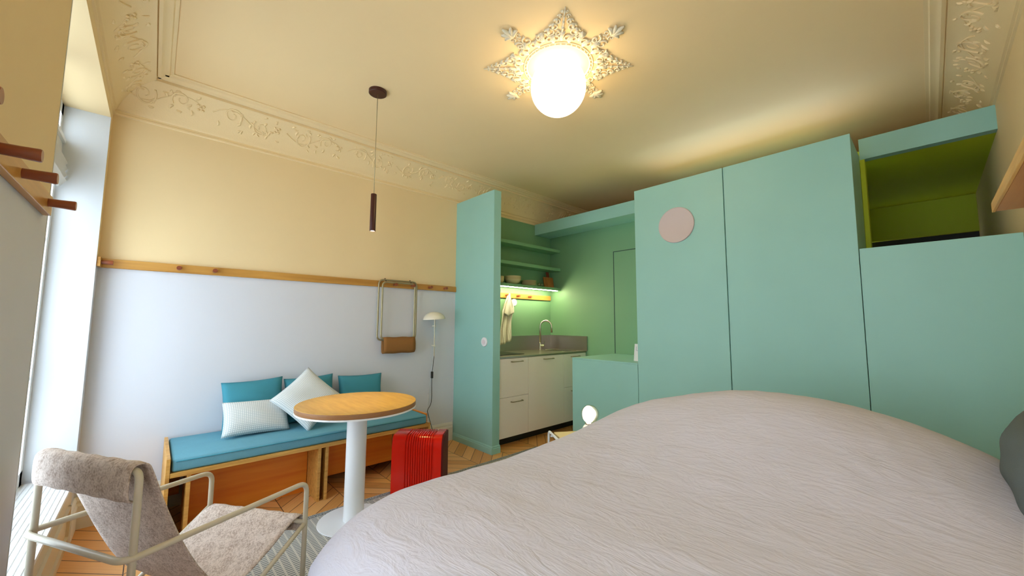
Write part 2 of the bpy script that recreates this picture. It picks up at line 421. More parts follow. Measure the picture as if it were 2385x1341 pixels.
# low panelled ledge under the first window
lg = nb()
add_box(lg, -3.56, YW-0.20, 0.33, -2.03, YW+0.012, 0.35)
for k in range(9): add_box(lg, -3.54, YW-0.185+k*0.021, 0.35, -2.05, YW-0.185+k*0.021+0.012, 0.354)
t2 = struct('trim_2', lg, 'white')
pn = nb(); add_box(pn, -3.40, YW, 0.0, -2.03, YW+0.012, 0.33)
add_box(pn, -3.30, YW+0.01, 0.09, -2.10, YW+0.024, 0.10); add_box(pn, -3.30, YW+0.01, 0.25, -2.10, YW+0.024, 0.26)
add_box(pn, -3.30, YW+0.01, 0.09, -3.29, YW+0.024, 0.26); add_box(pn, -2.11, YW+0.01, 0.09, -2.10, YW+0.024, 0.26)
obj('riser_panel', pn, paint('cream_gloss', (0.66, 0.56, 0.40), 0.4), t2)
# baseboards
def base_prof(bm, path_fn, a0, a1, h=0.19, d=0.022):
    poly = [(0, 0), (d, 0), (d, h*0.72), (d*0.65, h*0.80), (d*0.75, h*0.88), (d*0.3, h), (0, h)]
    add_prism(bm, poly, a0, a1, path_fn)
b = nb(); base_prof(b, lambda u, v, a: (XL+u, a, v), YW, YP0-0.016); struct('baseboard_left', b, paint('baseboard_white', (0.70, 0.66, 0.58), 0.4))
b = nb(); base_prof(b, lambda u, v, a: (a, YW+u, v), -2.02, -0.95); base_prof(b, lambda u, v, a: (a, YW+u, v), -3.664, -3.41); struct('baseboard_front', b, 'white')

# ------------------------------------------------------------------ cornice with plaster scrolls
CPROF = [(0, 2.665), (0.010, 2.67), (0.010, 2.682), (0.005, 2.686), (0.005, 2.70), (0.016, 2.706), (0.022, 2.722), (0.026, 2.735),
         (0.045, 2.775), (0.080, 2.825), (0.125, 2.868), (0.170, 2.895), (0.192, 2.902), (0.200, 2.902), (0.200, 2.925), (0.206, 2.918), (0.222, 2.918),
         (0.232, 2.926), (0.242, 2.932), (0.262, 2.932), (0.268, 2.94), (0.285, 2.942), (0.285, 2.952), (0, 2.952)]
def cove(v):
    """point on the cove at v in 0..1 and its outward normal, as (d, z), (nd, nz)"""
    cp = [(0.026, 2.735), (0.045, 2.775), (0.080, 2.825), (0.125, 2.868), (0.170, 2.895), (0.192, 2.902)]
    f = min(max(v, 0), 0.9999)*(len(cp)-1); i = int(f); s = f-i
    a, b2 = cp[i], cp[i+1]
    d = (b2[0]-a[0], b2[1]-a[1]); L = math.hypot(*d)
    return (a[0]+d[0]*s, a[1]+d[1]*s), (d[1]/L, -d[0]/L)
def scroll_pts(cu, cv, r0, turns, start, sgn, n=22):
    out = []
    for k in range(n):
        s = k/(n-1); a = start + sgn*turns*2*PI*s; r = r0*(1-s*0.82)
        out.append((cu+r*math.cos(a), cv+r*math.sin(a)))
    return out
def cornice(name, fn, a0, a1):
    """fn(along, d, z) -> world point"""
    bm = nb(); add_prism(bm, CPROF, a0, a1, lambda u, v, a: fn(a, u, v))
    H = 0.24                          # developed width of the cove
    def P(u, v, h):                   # u along (m), v across (m)
        (d, z), (nd, nz) = cove(v/H)
        return Vector(fn(u, d+nd*h, z+nz*h))
    L = a1-a0; rep = 0.46; n = max(1, int(L/rep))
    for i in range(n):
        u0 = a0 + (i+0.5)*L/n; fl = 1 if i % 2 else -1
        def tb(pts, r): add_tube(bm, [P(u, v, r*0.25) for u, v in pts], r, 5, taper=lambda s: 1-0.55*s)
        tb([(u0+a, 0.12+fl*b2) for a, b2 in scroll_pts(-0.10, 0.01, 0.062, 1.3, -0.6, 1)], 0.0065)
        tb([(u0+a, 0.12+fl*b2) for a, b2 in scroll_pts(0.09, -0.015, 0.055, 1.2, 2.5, 1)], 0.0065)
        tb([(u0-0.22+0.44*k/12, 0.12+0.045*fl*math.sin(2*PI*k/12)) for k in range(13)], 0.005)
        for du, dv in ((0, 0), (0.016, 0.012), (-0.016, 0.012), (0.013, -0.014), (-0.013, -0.014)):
            add_ball(bm, P(u0+du+0.2, 0.12+dv, 0.002), (0.010, 0.010, 0.008), 7)
        rnd = random.Random(i*7+3)
        for k in range(20):             # acanthus leaflets
            uu = u0 + rnd.uniform(-0.2, 0.2); vv = 0.12+rnd.uniform(-0.075, 0.075); an = rnd.uniform(0, 6.3)
            q = [(uu+0.03*s*math.cos(an+s*0.8), vv+0.03*s*math.sin(an+s*0.8)) for s in (0, 0.35, 0.7, 1.0)]
            add_tube(bm, [P(min(max(a, a0), a1), min(max(c, 0.01), 0.23), -0.001) for a, c in q], 0.0065, 5, taper=lambda s: 0.4+1.2*math.sin(PI*min(1, s*0.9+0.08)))
    return struct(name, bm, 'cornice', smooth='auto')
cornice('trim_3', lambda a, d, z: (XL+d, a, z), YW, YE)
cornice('trim_4', lambda a, d, z: (a, YW+d, z), XL, XR)
cornice('trim_5', lambda a, d, z: (XR-d, a, z), YW, YE)

# ------------------------------------------------------------------ ceiling rose
RC = Vector((-1.553, 1.835, ZC))
def ceiling_rose():
    bm = nb()
    def P(r, a, h=0.0): return (RC.x+r*math.cos(a), RC.y+r*math.sin(a), ZC-h)
    def leaf(r, a, dirn, ln, w, h=0.012):
        pts = []
        for k in range(5):
            s = k/4; aa = dirn + 0.5*s
            pts.append((RC.x+r*math.cos(a)+ln*s*math.cos(aa), RC.y+r*math.sin(a)+ln*s*math.sin(aa), ZC-h*0.6))
        add_tube(bm, pts, w, 6, taper=lambda s: 0.35+1.0*math.sin(PI*min(1, s*0.85+0.1)))
    def curl(cx, cy, r0, st, sg, w=0.006, turns=1.15):
        add_tube(bm, [(cx+a, cy+b2, ZC-w*0.8) for a, b2 in scroll_pts(0, 0, r0, turns, st, sg, 18)], w, 6, taper=lambda s: 1-0.4*s)
    # inner double ring with beads
    for r, w in ((0.205, 0.006), (0.222, 0.0045)):
        add_tube(bm, [P(r, 2*PI*k/64, w*0.5) for k in range(64)], w, 6, closed=True)
    for k in range(40): add_ball(bm, P(0.2135, 2*PI*k/40, 0.004), (0.006, 0.006, 0.006), 6)
    # wreath of C scrolls and leaves
    for k in range(16):
        a = 2*PI*(k+0.5)/16
        for sg in (-1, 1):
            c = P(0.262, a+sg*0.07); curl(c[0], c[1], 0.034, a+PI+sg*0.5, sg)
        leaf(0.235, a, a-0.25, 0.06, 0.009); leaf(0.265, a+0.19, a+0.19-0.2, 0.055, 0.010, 0.016)
        c = P(0.30, a+0.1); curl(c[0], c[1], 0.02, a, 1, 0.005)
    # four long acanthus points (diagonals)
    for q in range(4):
        a = PI/4+q*PI/2
        cx, cy = math.cos(a), math.sin(a); tx, ty = -cy, cx
        for j, (r, off, sz) in enumerate(((0.27, 0.105, 0.036), (0.305, 0.072, 0.034), (0.345, 0.052, 0.028), (0.385, 0.035, 0.022), (0.42, 0.022, 0.016), (0.45, 0.012, 0.010))):
            for sg in (-1, 1):
                x = RC.x+cx*r+tx*off*sg; y = RC.y+cy*r+ty*off*sg
                curl(x, y, sz, a+sg*1.2, -sg, 0.0055 if j < 4 else 0.004)
                leaf_dir = a+sg*(1.0-0.1*j)
                pts = [(x+0.9*sz*s*math.cos(leaf_dir-sg*0.6*s), y+0.9*sz*s*math.sin(leaf_dir-sg*0.6*s), ZC-0.008) for s in (0, 0.4, 0.8, 1.3)]
                add_tube(bm, pts, sz*0.24, 6, taper=lambda s: 0.4+1.0*math.sin(PI*min(1, s*0.85+0.1)))
            add_ball(bm, (RC.x+cx*r, RC.y+cy*r, ZC-0.006), (sz*0.36, sz*0.36, 0.012), 7)
        pts = [(RC.x+cx*r, RC.y+cy*r, ZC-0.006) for r in (0.25, 0.32, 0.40, 0.46, 0.487)]
        add_tube(bm, pts, 0.008, 6, taper=lambda s: 1.1-0.8*s)
        # detached palmette on the axes
        b2 = q*PI/2
        for sg, ln in ((0, 0.075), (-0.5, 0.062), (0.5, 0.062), (-1.05, 0.048), (1.05, 0.048)):
            bx0, by0 = RC.x+0.40*math.cos(b2), RC.y+0.40*math.sin(b2)
            ln *= 1.15
            pts = [(bx0+ln*s*math.cos(b2+sg*(0.5+0.7*s)), by0+ln*s*math.sin(b2+sg*(0.5+0.7*s)), ZC-0.008) for s in (0, 0.35, 0.7, 1.0)]
            add_tube(bm, pts, 0.010, 6, taper=lambda s: 0.4+1.0*math.sin(PI*min(1, s*0.85+0.1)))
        for sg in (-1, 1):
            c = (RC.x+0.385*math.cos(b2+sg*0.07), RC.y+0.385*math.sin(b2+sg*0.07)); curl(c[0], c[1], 0.02, b2+PI, sg, 0.005)
        for r in (0.352, 0.37): add_ball(bm, P(r, b2, 0.004), (0.006, 0.006, 0.006), 7)
        for sg in (-1, 1):
            c = (RC.x+0.318*math.cos(b2+sg*0.10), RC.y+0.318*math.sin(b2+sg*0.10)); curl(c[0], c[1], 0.034, b2+sg*0.3, -sg)
    return obj('ceiling_rose', bm, 'plaster', None, True)
tag(ceiling_rose(), 'white plaster ceiling rose with eight leafy points around the glowing globe lamp', 'ceiling rose')

# globe lamp
gl = thing('ceiling_lamp', 'large round opal glass globe lamp glowing under the plaster ceiling rose', 'lamp', (RC.x, RC.y, ZC))
R = 0.178; zc = 2.803
prof = [(0.075, zc+0.140)]
th0 = math.acos(0.140/R)
th = [th0+(PI-th0)*k/30 for k in range(31)]
prof = [(R*math.sin(a), zc+R*math.cos(a)) for a in th]
g = nb(); add_lathe(g, prof, RC.x, RC.y, 56); obj('glass_globe', g, 'globe', gl, True)
g = nb(); add_lathe(g, [(0, ZC-0.0005), (0.10, ZC-0.0005), (0.10, ZC-0.006), (0.0, ZC-0.006)], RC.x, RC.y, 40); obj('mounting_plate', g, 'white', gl)

# ------------------------------------------------------------------ green partition, kitchen shell, box
p = nb(); add_box(p, XL-0.01, YP0, 0.0, XP, YP1, ZP, 0.002, 1)
w = struct('wall_partition', p, 'turq')
bb = nb(); base_prof(bb, lambda u, v, a: (a, YP0-u, v), XL, XP+0.018, 0.075, 0.018); base_prof(bb, lambda u, v, a: (XP+u, a, v), YP0+0.0005, YP1, 0.075, 0.018)
obj('baseboard', bb, 'turq', w)
kb = nb(); add_box(kb, XL, YK, 0, -1.855, YK+0.08, 2.49)
wk = struct('wall_kitchen', kb, 'greenp')
jn = nb(); add_box(jn, -2.622, YK-0.003, 0.917, -2.614, YK, 2.165); add_box(jn, -2.622, YK-0.003, 2.157, -1.86, YK, 2.165); obj('door_joint', jn, 'gap', wk)
bm = nb(); add_box(bm, XL+0.004, 3.81, 2.49, -1.855, YK+0.08, 2.637); struct('trim_6', bm, 'turq')
# top of the built-in volume behind the beam (its roof)
struct('trim_7', bx(XL, YK+0.08, 2.60, XR, YE, 2.637), 'cream')
# niche above the low wardrobe
nch = nb()
add_box(nch, -0.288, 3.81, 2.51, XR, 3.88, 2.668)
nl = struct('trim_8', nch, 'turq')
n2 = nb()
add_box(n2, -0.42, 3.88, 2.512, XR, YE, 2.60)
add_box(n2, -0.288, 3.815, 1.72, -0.262, 3.90, 2.51)
add_box(n2, -0.46, 3.90, 1.72, -0.40, YE, 2.512); add_box(n2, -0.40, YE-0.02, 2.16, XR, YE+0.02, 2.512)
obj('niche_lining', n2, 'bounce_green', nl)
n3 = nb(); add_box(n3, -0.44, 3.90, 1.70, XR, YE-0.02, 1.72); add_box(n3, -0.40, YE+0.02, 1.70, XR, YE+0.10, 2.16)
obj('niche_dark_opening', n3, 'black', nl)  # plain black stands in for the darkness of the opening
n4 = nb(); add_box(n4, -0.40, 3.83, 1.70, XR, 3.90, 1.745); obj('niche_sill', n4, 'turq', nl)

# ------------------------------------------------------------------ wardrobes
wd = thing('wardrobe', 'tall turquoise built-in wardrobe with two flat handleless doors beside the bed', 'wardrobe', (-1.07, 3.55, 0))
obj('body', bx(-1.853, YWD+0.02, 0.0, -0.290, 3.81, 2.54, 0.001, 1), 'turq', wd)
obj('door', bx(-1.855, YWD, 0.01, -1.0735, YWD+0.019, 2.54, 0.0015, 1), 'turq', wd)
obj('door', bx(-1.0665, YWD, 0.01, -0.288, YWD+0.019, 2.54, 0.0015, 1), 'turq', wd)
lw = thing('cabinet', 'lower turquoise built-in cupboard under the open green niche, right of the tall doors', 'cabinet', (0.03, 3.5, 0))
obj('body', bx(-0.286, YWD+0.02, 0.0, XR-0.003, 3.805, 1.76), 'turq', lw)
obj('door', bx(-0.284, YWD, 0.01, XR-0.003, YWD+0.019, 1.766, 0.0015, 1), 'turq', lw)
lb = thing('cabinet', 'low turquoise box cabinet with a flat top next to the white kitchen units', 'cabinet', (-2.23, 3.7, 0))
obj('body', bx(-2.618, YWD+0.02, 0, -1.857, YK-0.002, 0.900), 'turq', lb)
obj('door', bx(-2.618, YWD, 0.01, -1.8585, YWD+0.019, 0.900, 0.001, 1), 'turq', lb)
obj('cabinet_top', bx(-2.618, YWD, 0.9005, -1.857, YK-0.002, 0.917, 0.001, 1), 'turq', lb)
# round disc on the wardrobe door
d = nb(); add_lathe(d, [(0, 0), (0.155, 0), (0.157, 0.004), (0.155, 0.011), (0.150, 0.013), (0.147, 0.011), (0, 0.011)], 0, 0, 64,
                    Matrix.Translation((-1.46, YWD-0.0005, 2.138)) @ Matrix.Rotation(PI/2, 4, 'X'))
tag(obj('wall_disc', d, 'disc', None, 'auto'), 'flat round pinkish white disc mounted high on the left tall wardrobe door', 'disc')
# card on the low box
cd = thing('card', 'white printed card standing on the low turquoise box beside the wardrobe', 'card', (-1.93, 3.48, 0.917))
Tm = Matrix.Translation((-1.925, 3.46, 0.918)) @ Matrix.Rotation(math.radians(-9), 4, 'X')
k = nb(); add_box(k, -0.065, 0, 0, 0.065, 0.006, 0.165, mat=Tm); obj('sheet', k, 'plastic', cd)
k = nb()
add_box(k, -0.045, -0.0008, 0.10, 0.02, -0.0002, 0.103, mat=Tm); add_box(k, -0.045, -0.0008, 0.14, -0.042, -0.0002, 0.10, mat=Tm)
for z in (0.128, 0.120, 0.112): add_box(k, -0.02, -0.0008, z, 0.04, -0.0002, z+0.003, mat=Tm)
obj('printed_lines', k, paint('grey_ink', (0.35, 0.36, 0.42), 0.7), cd)

# ------------------------------------------------------------------ kitchen units
XF = -3.051
def unit(label, y0, y1, splits, handles, gp='white kitchen base units'):
    u = thing('kitchen_cabinet', label, 'kitchen cabinet', (XF, (y0+y1)/2, 0), gp)
    obj('body', bx(XL+0.006, y0+0.001, 0.095, XF-0.019, y1-0.001, 0.905), 'cab', u)
    obj('plinth', bx(XL+0.02, y0+0.001, 0.0, XF-0.10, y1-0.001, 0.094), 'black', u)
    z = [0.095]+splits+[0.905]
    for i in range(len(z)-1):
        nm = 'drawer' if len(z) > 2 else 'door'
        dr = obj(nm, bx(XF-0.018, y0+0.0015, z[i]+0.0015, XF, y1-0.0015, z[i+1]-0.0015, 0.001, 1), 'cab', u)
        ym, hz = handles[i]
        h = nb(); add_tube(h, smooth_path([(XF, ym-0.08, hz), (XF+0.028, ym-0.08, hz), (XF+0.028, ym+0.08, hz), (XF, ym+0.08, hz)], 0.008, 4), 0.005, 8)
        h2 = obj('handle', h, 'brass', u, True); h2.parent = dr; 
    return u
unit('white kitchen base unit with two drawers, next to the green partition', 2.606, 3.076, [0.503], [(2.895, 0.452), (2.895, 0.868)])
unit('white kitchen base unit with one tall undivided front, middle of the row', 3.076, 3.681, [], [(3.40, 0.868)])
unit('white kitchen base unit half hidden behind the low turquoise box', 3.681, YK-0.003, [0.503], [(3.90, 0.455), (3.90, 0.868)])
wt = thing('worktop', 'brown steel worktop with upstand above the white kitchen units', 'worktop', (-3.35, 3.36, 0.905))
obj('counter', bx(XL+0.005, YP1+0.002, 0.906, XF+0.008, YK-0.003, 0.925, 0.002, 1), paint('worktop_steel', (0.30, 0.27, 0.20), 0.3, metal=0.85), wt)
bs = nb(); add_box(bs, XL+0.0045, YP1+0.002, 0.925, XL+0.014, YK-0.003, 1.112); add_box(bs, XL+0.014, YK-0.012, 0.925, -3.026, YK-0.002, 1.112)
obj('splashback', bs, 'steel', wt)
sk = nb(); add_tube(sk, smooth_path([(-3.47, 3.80, 0.926), (-3.14, 3.80, 0.926), (-3.14, 4.06, 0.926), (-3.47, 4.06, 0.926), (-3.47, 3.80, 0.926)], 0.04), 0.003, 6)
si = tag(obj('sink', sk, 'chrome', None, True), 'small inset steel sink at the right end of the worktop', 'sink')
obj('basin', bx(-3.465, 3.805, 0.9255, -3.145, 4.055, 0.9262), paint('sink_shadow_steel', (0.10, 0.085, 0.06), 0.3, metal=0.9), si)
tag(obj('hob', bx(-3.56, 2.64, 0.9255, -3.17, 3.13, 0.931, 0.002, 1), 'gloss_black'), 'black glass hob set in the worktop beside the green partition', 'hob')
fa = thing('faucet', 'tall curved chrome faucet over the kitchen sink', 'faucet', (-3.51, 3.755, 0.925))
f = nb(); fx, fy = -3.51, 3.755; dx, dy = 0.80, 0.60; rr = 0.075
pts = [(fx, fy, 0.925), (fx, fy, 1.235)] + [(fx+dx*rr*(1-math.cos(a)), fy+dy*rr*(1-math.cos(a)), 1.235+rr*math.sin(a)) for a in [PI*k/14 for k in range(1, 15)]] + [(fx+dx*2*rr, fy+dy*2*rr, 1.155)]
add_tube(f, pts, 0.0125, 14); obj('spout', f, 'chrome', fa, True)
f = nb(); add_lathe(f, [(0, 0.925), (0.024, 0.925), (0.024, 0.931), (0.017, 0.933), (0.017, 1.02), (0, 1.02)], fx, fy, 20); obj('base', f, 'chrome', fa, 'auto')
f = nb(); add_tube(f, [(fx, fy, 0.985), (fx+0.05, fy+0.02, 0.985)], 0.017, 14); add_tube(f, [(fx+0.045, fy+0.018, 0.985), (fx+0.058, fy+0.024, 1.045)], 0.0045, 8); obj('lever', f, 'chrome', fa, 'auto')
# shelves
def shelf(label, z0, z1):
    return tag(obj('wall_shelf', bx(XL+0.005, YP1+0.002, z0, -3.47, YK-0.002, z1, 0.001, 1), paint('shelf_green', (0.20, 0.40, 0.22), 0.5)), label, 'shelf', 'green kitchen shelves')
shelf('topmost green painted shelf in the kitchen corner', 2.258, 2.297)
shelf('middle green painted shelf, empty, above the crockery', 1.998, 2.038)
shelf('lowest green shelf holding crockery, with a light strip below', 1.724, 1.762)
ls = nb(); add_box(ls, -3.49, 2.62, 1.716, -3.476, 4.07, 1.7235)
tag(obj('light_strip', ls, 'led'), 'glowing light strip under the lowest kitchen shelf', 'light')
SZ = 1.7625
# crockery
bw = None
bowlp = [(0.0, 0.0), (0.035, 0.0), (0.05, 0.004), (0.082, 0.022), (0.098, 0.048), (0.105, 0.070), (0.102, 0.070), (0.094, 0.048), (0.078, 0.026), (0.048, 0.010), (0, 0.008)]
for i, (dz, nm) in enumerate(((0, 'bottom'), (0.016, 'middle'), (0.032, 'top'))):
    lb_ = {'bottom': 'cream bowl at the bottom of the nested bowls on the lowest kitchen shelf', 'middle': 'cream bowl in the middle of the nested bowls on the lowest shelf', 'top': 'cream bowl at the top of the nested bowls on the lowest shelf'}[nm]
    if bw is None:
        g = nb(); add_lathe(g, bowlp, 0, 0, 36); bw = tag(obj('bowl', g, 'porc', None, True), lb_, 'bowl', 'cream bowls on the kitchen shelf'); bw.location = (-3.555, 3.30, SZ)
    else:
        c = bw.copy(); C.objects.link(c); c.location = (-3.555, 3.30, SZ+dz); c['label'] = lb_
platep = [(0, 0), (0.05, 0.0), (0.062, 0.003), (0.098, 0.012), (0.100, 0.015), (0.096, 0.015), (0.060, 0.006), (0, 0.005)]
pl_names = ['lowest plate of the cream stack beside the bowls', 'second plate from below in the cream plate stack', 'middle plate of the five in the cream plate stack', 'second plate from the top in the cream plate stack', 'topmost plate of the cream stack beside the bowls']
pp = None
for i, lb_ in enumerate(pl_names):
    if pp is None:
        g = nb(); add_lathe(g, platep, 0, 0, 36); pp = tag(obj('plate', g, 'porc', None, True), lb_, 'plate', 'cream plates on the kitchen shelf'); pp.location = (-3.56, 3.595, SZ)
    else:
        c = pp.copy(); C.objects.link(c); c.location = (-3.56, 3.595, SZ+i*0.0135); c['label'] = lb_
g = nb(); add_lathe(g, [(0, 0), (0.03, 0), (0.045, 0.03), (0.048, 0.085), (0.045, 0.085), (0.042, 0.03), (0, 0.006)], 0, 0, 28)
o = tag(obj('cup', g, 'porc', None, True), 'cream cup on the shelf end, cut off by the green partition', 'cup'); o.location = (-3.55, 3.085, SZ)
g = nb(); add_lathe(g, [(0, 0), (0.024, 0), (0.029, 0.05), (0.0275, 0.05), (0.0225, 0.004), (0, 0.004)], 0, 0, 20)
o = tag(obj('drinking_glass', g, 'clear', None, True), 'small clear glass beside the plate stack, nearer the plates', 'glass', 'small glasses on the shelf'); o.location = (-3.535, 3.765, SZ)
c = o.copy(); C.objects.link(c); c.location = (-3.555, 3.835, SZ); c['label'] = 'small clear glass nearer the wooden chopping board'
# chopping board
cb = nb(); Tm = Matrix.Translation((-3.575, 4.0, SZ)) @ Matrix.Rotation(math.radians(-10), 4, 'Y')
add_box(cb, 0, -0.095, 0.0, 0.018, 0.095, 0.15, 0.004, 2, Tm); 
chb = tag(obj('chopping_board', cb, wood('board_wood', (0.30, 0.09, 0.02), (0.46, 0.18, 0.04), 'z', 1.2), None), 'reddish wooden chopping board with handle upright on the kitchen shelf', 'chopping board')
cb = nb(); add_box(cb, 0, -0.027, 0.148, 0.018, 0.027, 0.225, 0.006, 2, Tm); obj('board_handle', cb, paint('dark_red_wood', (0.17, 0.025, 0.012), 0.5), chb)

# ------------------------------------------------------------------ peg rails
PR = 0.0145
def rail(label, p0, p1, z0, z1, axis, out, pegs, peglen=0.058, mat='oak', seams=()):
    """axis 'y': rail on the left wall (out +x); axis 'x': on the window wall (out +y)"""
    w0, w1 = out
    r = thing('peg_rail', label, 'peg rail', ((w0 if axis == 'y' else p0), (p0 if axis == 'y' else w0), (z0+z1)/2))
    b = nb()
    if axis == 'y': add_box(b, w0, p0, z0, w1, p1, z1, 0.0015, 1)
    else: add_box(b, p0, w0, z0, p1, w1, z1, 0.0015, 1)
    obj('rail', b, mat, r)
    for q in pegs:
        b = nb(); zc_ = (z0+z1)/2
        prof = [(0, 0), (PR*0.9, 0), (PR*0.95, peglen*0.5), (PR*1.05, peglen-0.003), (PR*0.95, peglen), (0, peglen)]
        if axis == 'y': T = Matrix.Translation((w1, q, zc_)) @ Matrix.Rotation(PI/2, 4, 'Y')
        else: T = Matrix.Translation((q, w1, zc_)) @ Matrix.Rotation(-PI/2, 4, 'X')
        add_lathe(b, prof, 0, 0, 20, T); obj('peg', b, 'peg', r, 'auto')
    return r
rail('long oak peg rail along the left wall above the bench', YW+0.0, YP0-0.002, 1.624, 1.684, 'y', (XL+0.0005, XL+0.02), [0.11, 0.314, 1.755, 1.95, 2.155, 2.345])
rail('oak peg rail on the wall left of the window, nearest the camera', -1.955, -0.98, 1.622, 1.686, 'x', (YW+0.0005, YW+0.019), [-1.89, -1.555, -1.36, -1.035], 0.060, 'oakx')
rail('short oak rail end with one peg in the far window corner', XL+0.021, -3.562, 1.624, 1.684, 'x', (YW+0.0005, YW+0.019), [-3.60], 0.055, 'oakx')
rail('glowing lit oak peg rail under the lowest kitchen shelf', YP1+0.003, YK-0.012, 1.594, 1.658, 'y', (XL+0.0045, XL+0.024), [3.263, 3.459, 3.673], 0.05)
# wooden shelf on right wall
sh = thing('wall_shelf', 'long orange wooden shelf on the right wall above the bed head', 'shelf', (XR, 0.9, 1.62))
obj('board', bx(0.152, 0.05, 1.62, XR-0.001, 1.83, 1.645, 0.001, 1), wood('orange_shelf_wood', (0.45, 0.17, 0.04), (0.62, 0.28, 0.08), 'y'), sh)
obj('edge_strip', bx(0.145, 0.05, 1.618, 0.1515, 1.83, 1.647, 0.001, 1), 'plyedge', sh)

# ------------------------------------------------------------------ tea towel, kitchen socket, switches
def cloth(bm, rows, uvs=True):
    """rows: list of lists of points -> quad grid with uv"""
    uvl = bm.loops.layers.uv.verify()
    V = [[bm.verts.new(p) for p in r] for r in rows]; nr, nc = len(V), len(V[0])
    for i in range(nr-1):
        for j in range(nc-1):
            f = bm.faces.new((V[i][j], V[i][j+1], V[i+1][j+1], V[i+1][j]))
            for l, (a, b2) in zip(f.loops, ((i, j), (i, j+1), (i+1, j+1), (i+1, j))):
                l[uvl].uv = (b2/(nc-1), a/(nr-1))
tw = nb(); rows = []
for i in range(22):
    s = i/21; z = 1.640-0.61*s
    w0 = 0.018+0.075*min(1, s*3.0)+0.01*math.sin(s*9); yc = 3.262-0.015*s+0.010*math.sin(s*7)
    row = []
    for j in range(15):
        q = j/14*2-1
        x = XL+0.045+0.035*(1-min(1, s*2.0))+0.016*math.sin(q*7+s*4)*(0.35+s)+0.008*math.cos(q*15)
        zz = z + (0.03*q if s > 0.95 else 0)
        row.append((x, yc+w0*q, zz-0.02*abs(q)*(1-s)))
    rows.append(row)
cloth(tw, rows)
o = obj('tea_towel', tw, 'towel', None, True)
md = o.modifiers.new('solidify', 'SOLIDIFY'); md.thickness = 0.003; md.offset = 0
tag(o, 'beige and white striped tea towel hanging from the leftmost kitchen peg', 'towel')
tw = nb(); rows = []
for i in range(14):
    s = i/13; z = 1.645-0.29*s; row = []
    for j in range(11):
        q = j/10*2-1; w0 = 0.014+0.070*min(1, s*1.6)
        row.append((XL+0.082+0.012*math.sin(q*5+s*3)+0.006*math.cos(q*11)-0.012*s, 3.262+w0*q+0.004, z+0.05*abs(q)*s*s))
    rows.append(row)
cloth(tw, rows); fp = obj('folded_flap', tw, 'towel', o, True, local=True); md = fp.modifiers.new('solidify', 'SOLIDIFY'); md.thickness = 0.003
def plate_round(label, loc, rot, r, name='wall_switch', cat='switch', inner='rocker'):
    t = thing(name, label, cat, loc)
    b = nb(); add_lathe(b, [(0, 0), (r, 0), (r, 0.006), (r*0.93, 0.010), (0, 0.010)], 0, 0, 36, rot.to_4x4()); obj('plate', b, 'plastic', t, 'auto', local=True)
    b = nb(); add_lathe(b, [(0, 0.0095), (r*0.52, 0.0095), (r*0.50, 0.013), (0, 0.0135)], 0, 0, 28, rot.to_4x4()); obj(inner, b, paint('pinkish_plastic', (0.74, 0.64, 0.66), 0.4), t, 'auto', local=True)
RXm = Matrix.Rotation(PI/2, 3, 'X'); RYm = Matrix.Rotation(PI/2, 3, 'Y')
plate_round('round white switch on the green partition face', (-3.124, YP0-0.0005, 1.083), RXm, 0.047)
plate_round('round white socket on the kitchen wall beside the tea towel', (XL+0.0045, 3.419, 1.544), RYm, 0.047, 'wall_socket', 'socket', 'socket_insert')
so = thing('wall_socket', 'small white socket low on the left wall right of the bench', 'socket', (XL, 2.17, 0.23))
obj('plate', bx(XL+0.0005, 2.135, 0.19, XL+0.012, 2.205, 0.27, 0.003), 'plastic', so)

# ------------------------------------------------------------------ wall lamp with cord
wlmp = thing('wall_lamp', 'cream wall lamp with half-dome shade on a thin rod and black cord', 'lamp', (XL, 2.22, 1.1))
s_ = nb(); rr = 0.115
prof = [(rr*math.cos(a), 0.078*math.sin(a)) for a in [PI/2*k/14 for k in range(15)]]
inn = [(max(0, (rr-0.003)*math.cos(a)), 0.074*math.sin(a)) for a in [PI/2*k/14 for k in range(14, -1, -1)]]
add_lathe(s_, prof+inn, 0, 0, 40, Matrix.Translation((-3.545, 2.165, 1.312)) @ Matrix.Rotation(math.radians(4), 4, 'X')); obj('lamp_shade', s_, 'shade', wlmp, 'auto')
s_ = nb(); add_tube(s_, smooth_path([(-3.60, 2.205, 1.345), (-3.625, 2.222, 1.31), (-3.625, 2.222, 0.92)], 0.02), 0.006, 10); obj('rod', s_, 'shade', wlmp, True)
for z in (1.24, 1.03):
    s_ = nb(); add_tube(s_, [(XL+0.001, 2.222, z), (-3.612, 2.222, z)], 0.009, 10); obj('bracket', s_, 'shade', wlmp, 'auto')
s_ = nb(); pts = [(-3.625, 2.222, 0.93), (-3.625, 2.217, 0.85), (-3.63, 2.206, 0.75), (-3.63, 2.206, 0.60), (-3.64, 2.216, 0.50), (-3.64, 2.21, 0.42), (-3.64, 2.172, 0.37), (-3.64, 2.168, 0.35), (-3.64, 2.20, 0.25), (-3.64, 2.245, 0.12), (-3.64, 2.25, 0.04)]
pts = smooth_path(pts, 0.04, 5); add_tube(s_, pts, 0.0032, 8); obj('cord', s_, 'black', wlmp, True)
s_ = nb(); add_box(s_, -3.64, 2.195, 0.69, -3.618, 2.217, 0.76, 0.004); obj('cord_switch', s_, 'black', wlmp)
s_ = nb(); add_tube(s_, [(XL+0.004, 2.185, 0.52), (XL+0.004, 2.185, 0.27)], 0.003, 8)
add_tube(s_, [(XL+0.004, 2.185, 0.52), (-3.62, 2.215, 0.93)], 0.0022, 6); obj('white_flex', s_, 'plastic', wlmp, True)

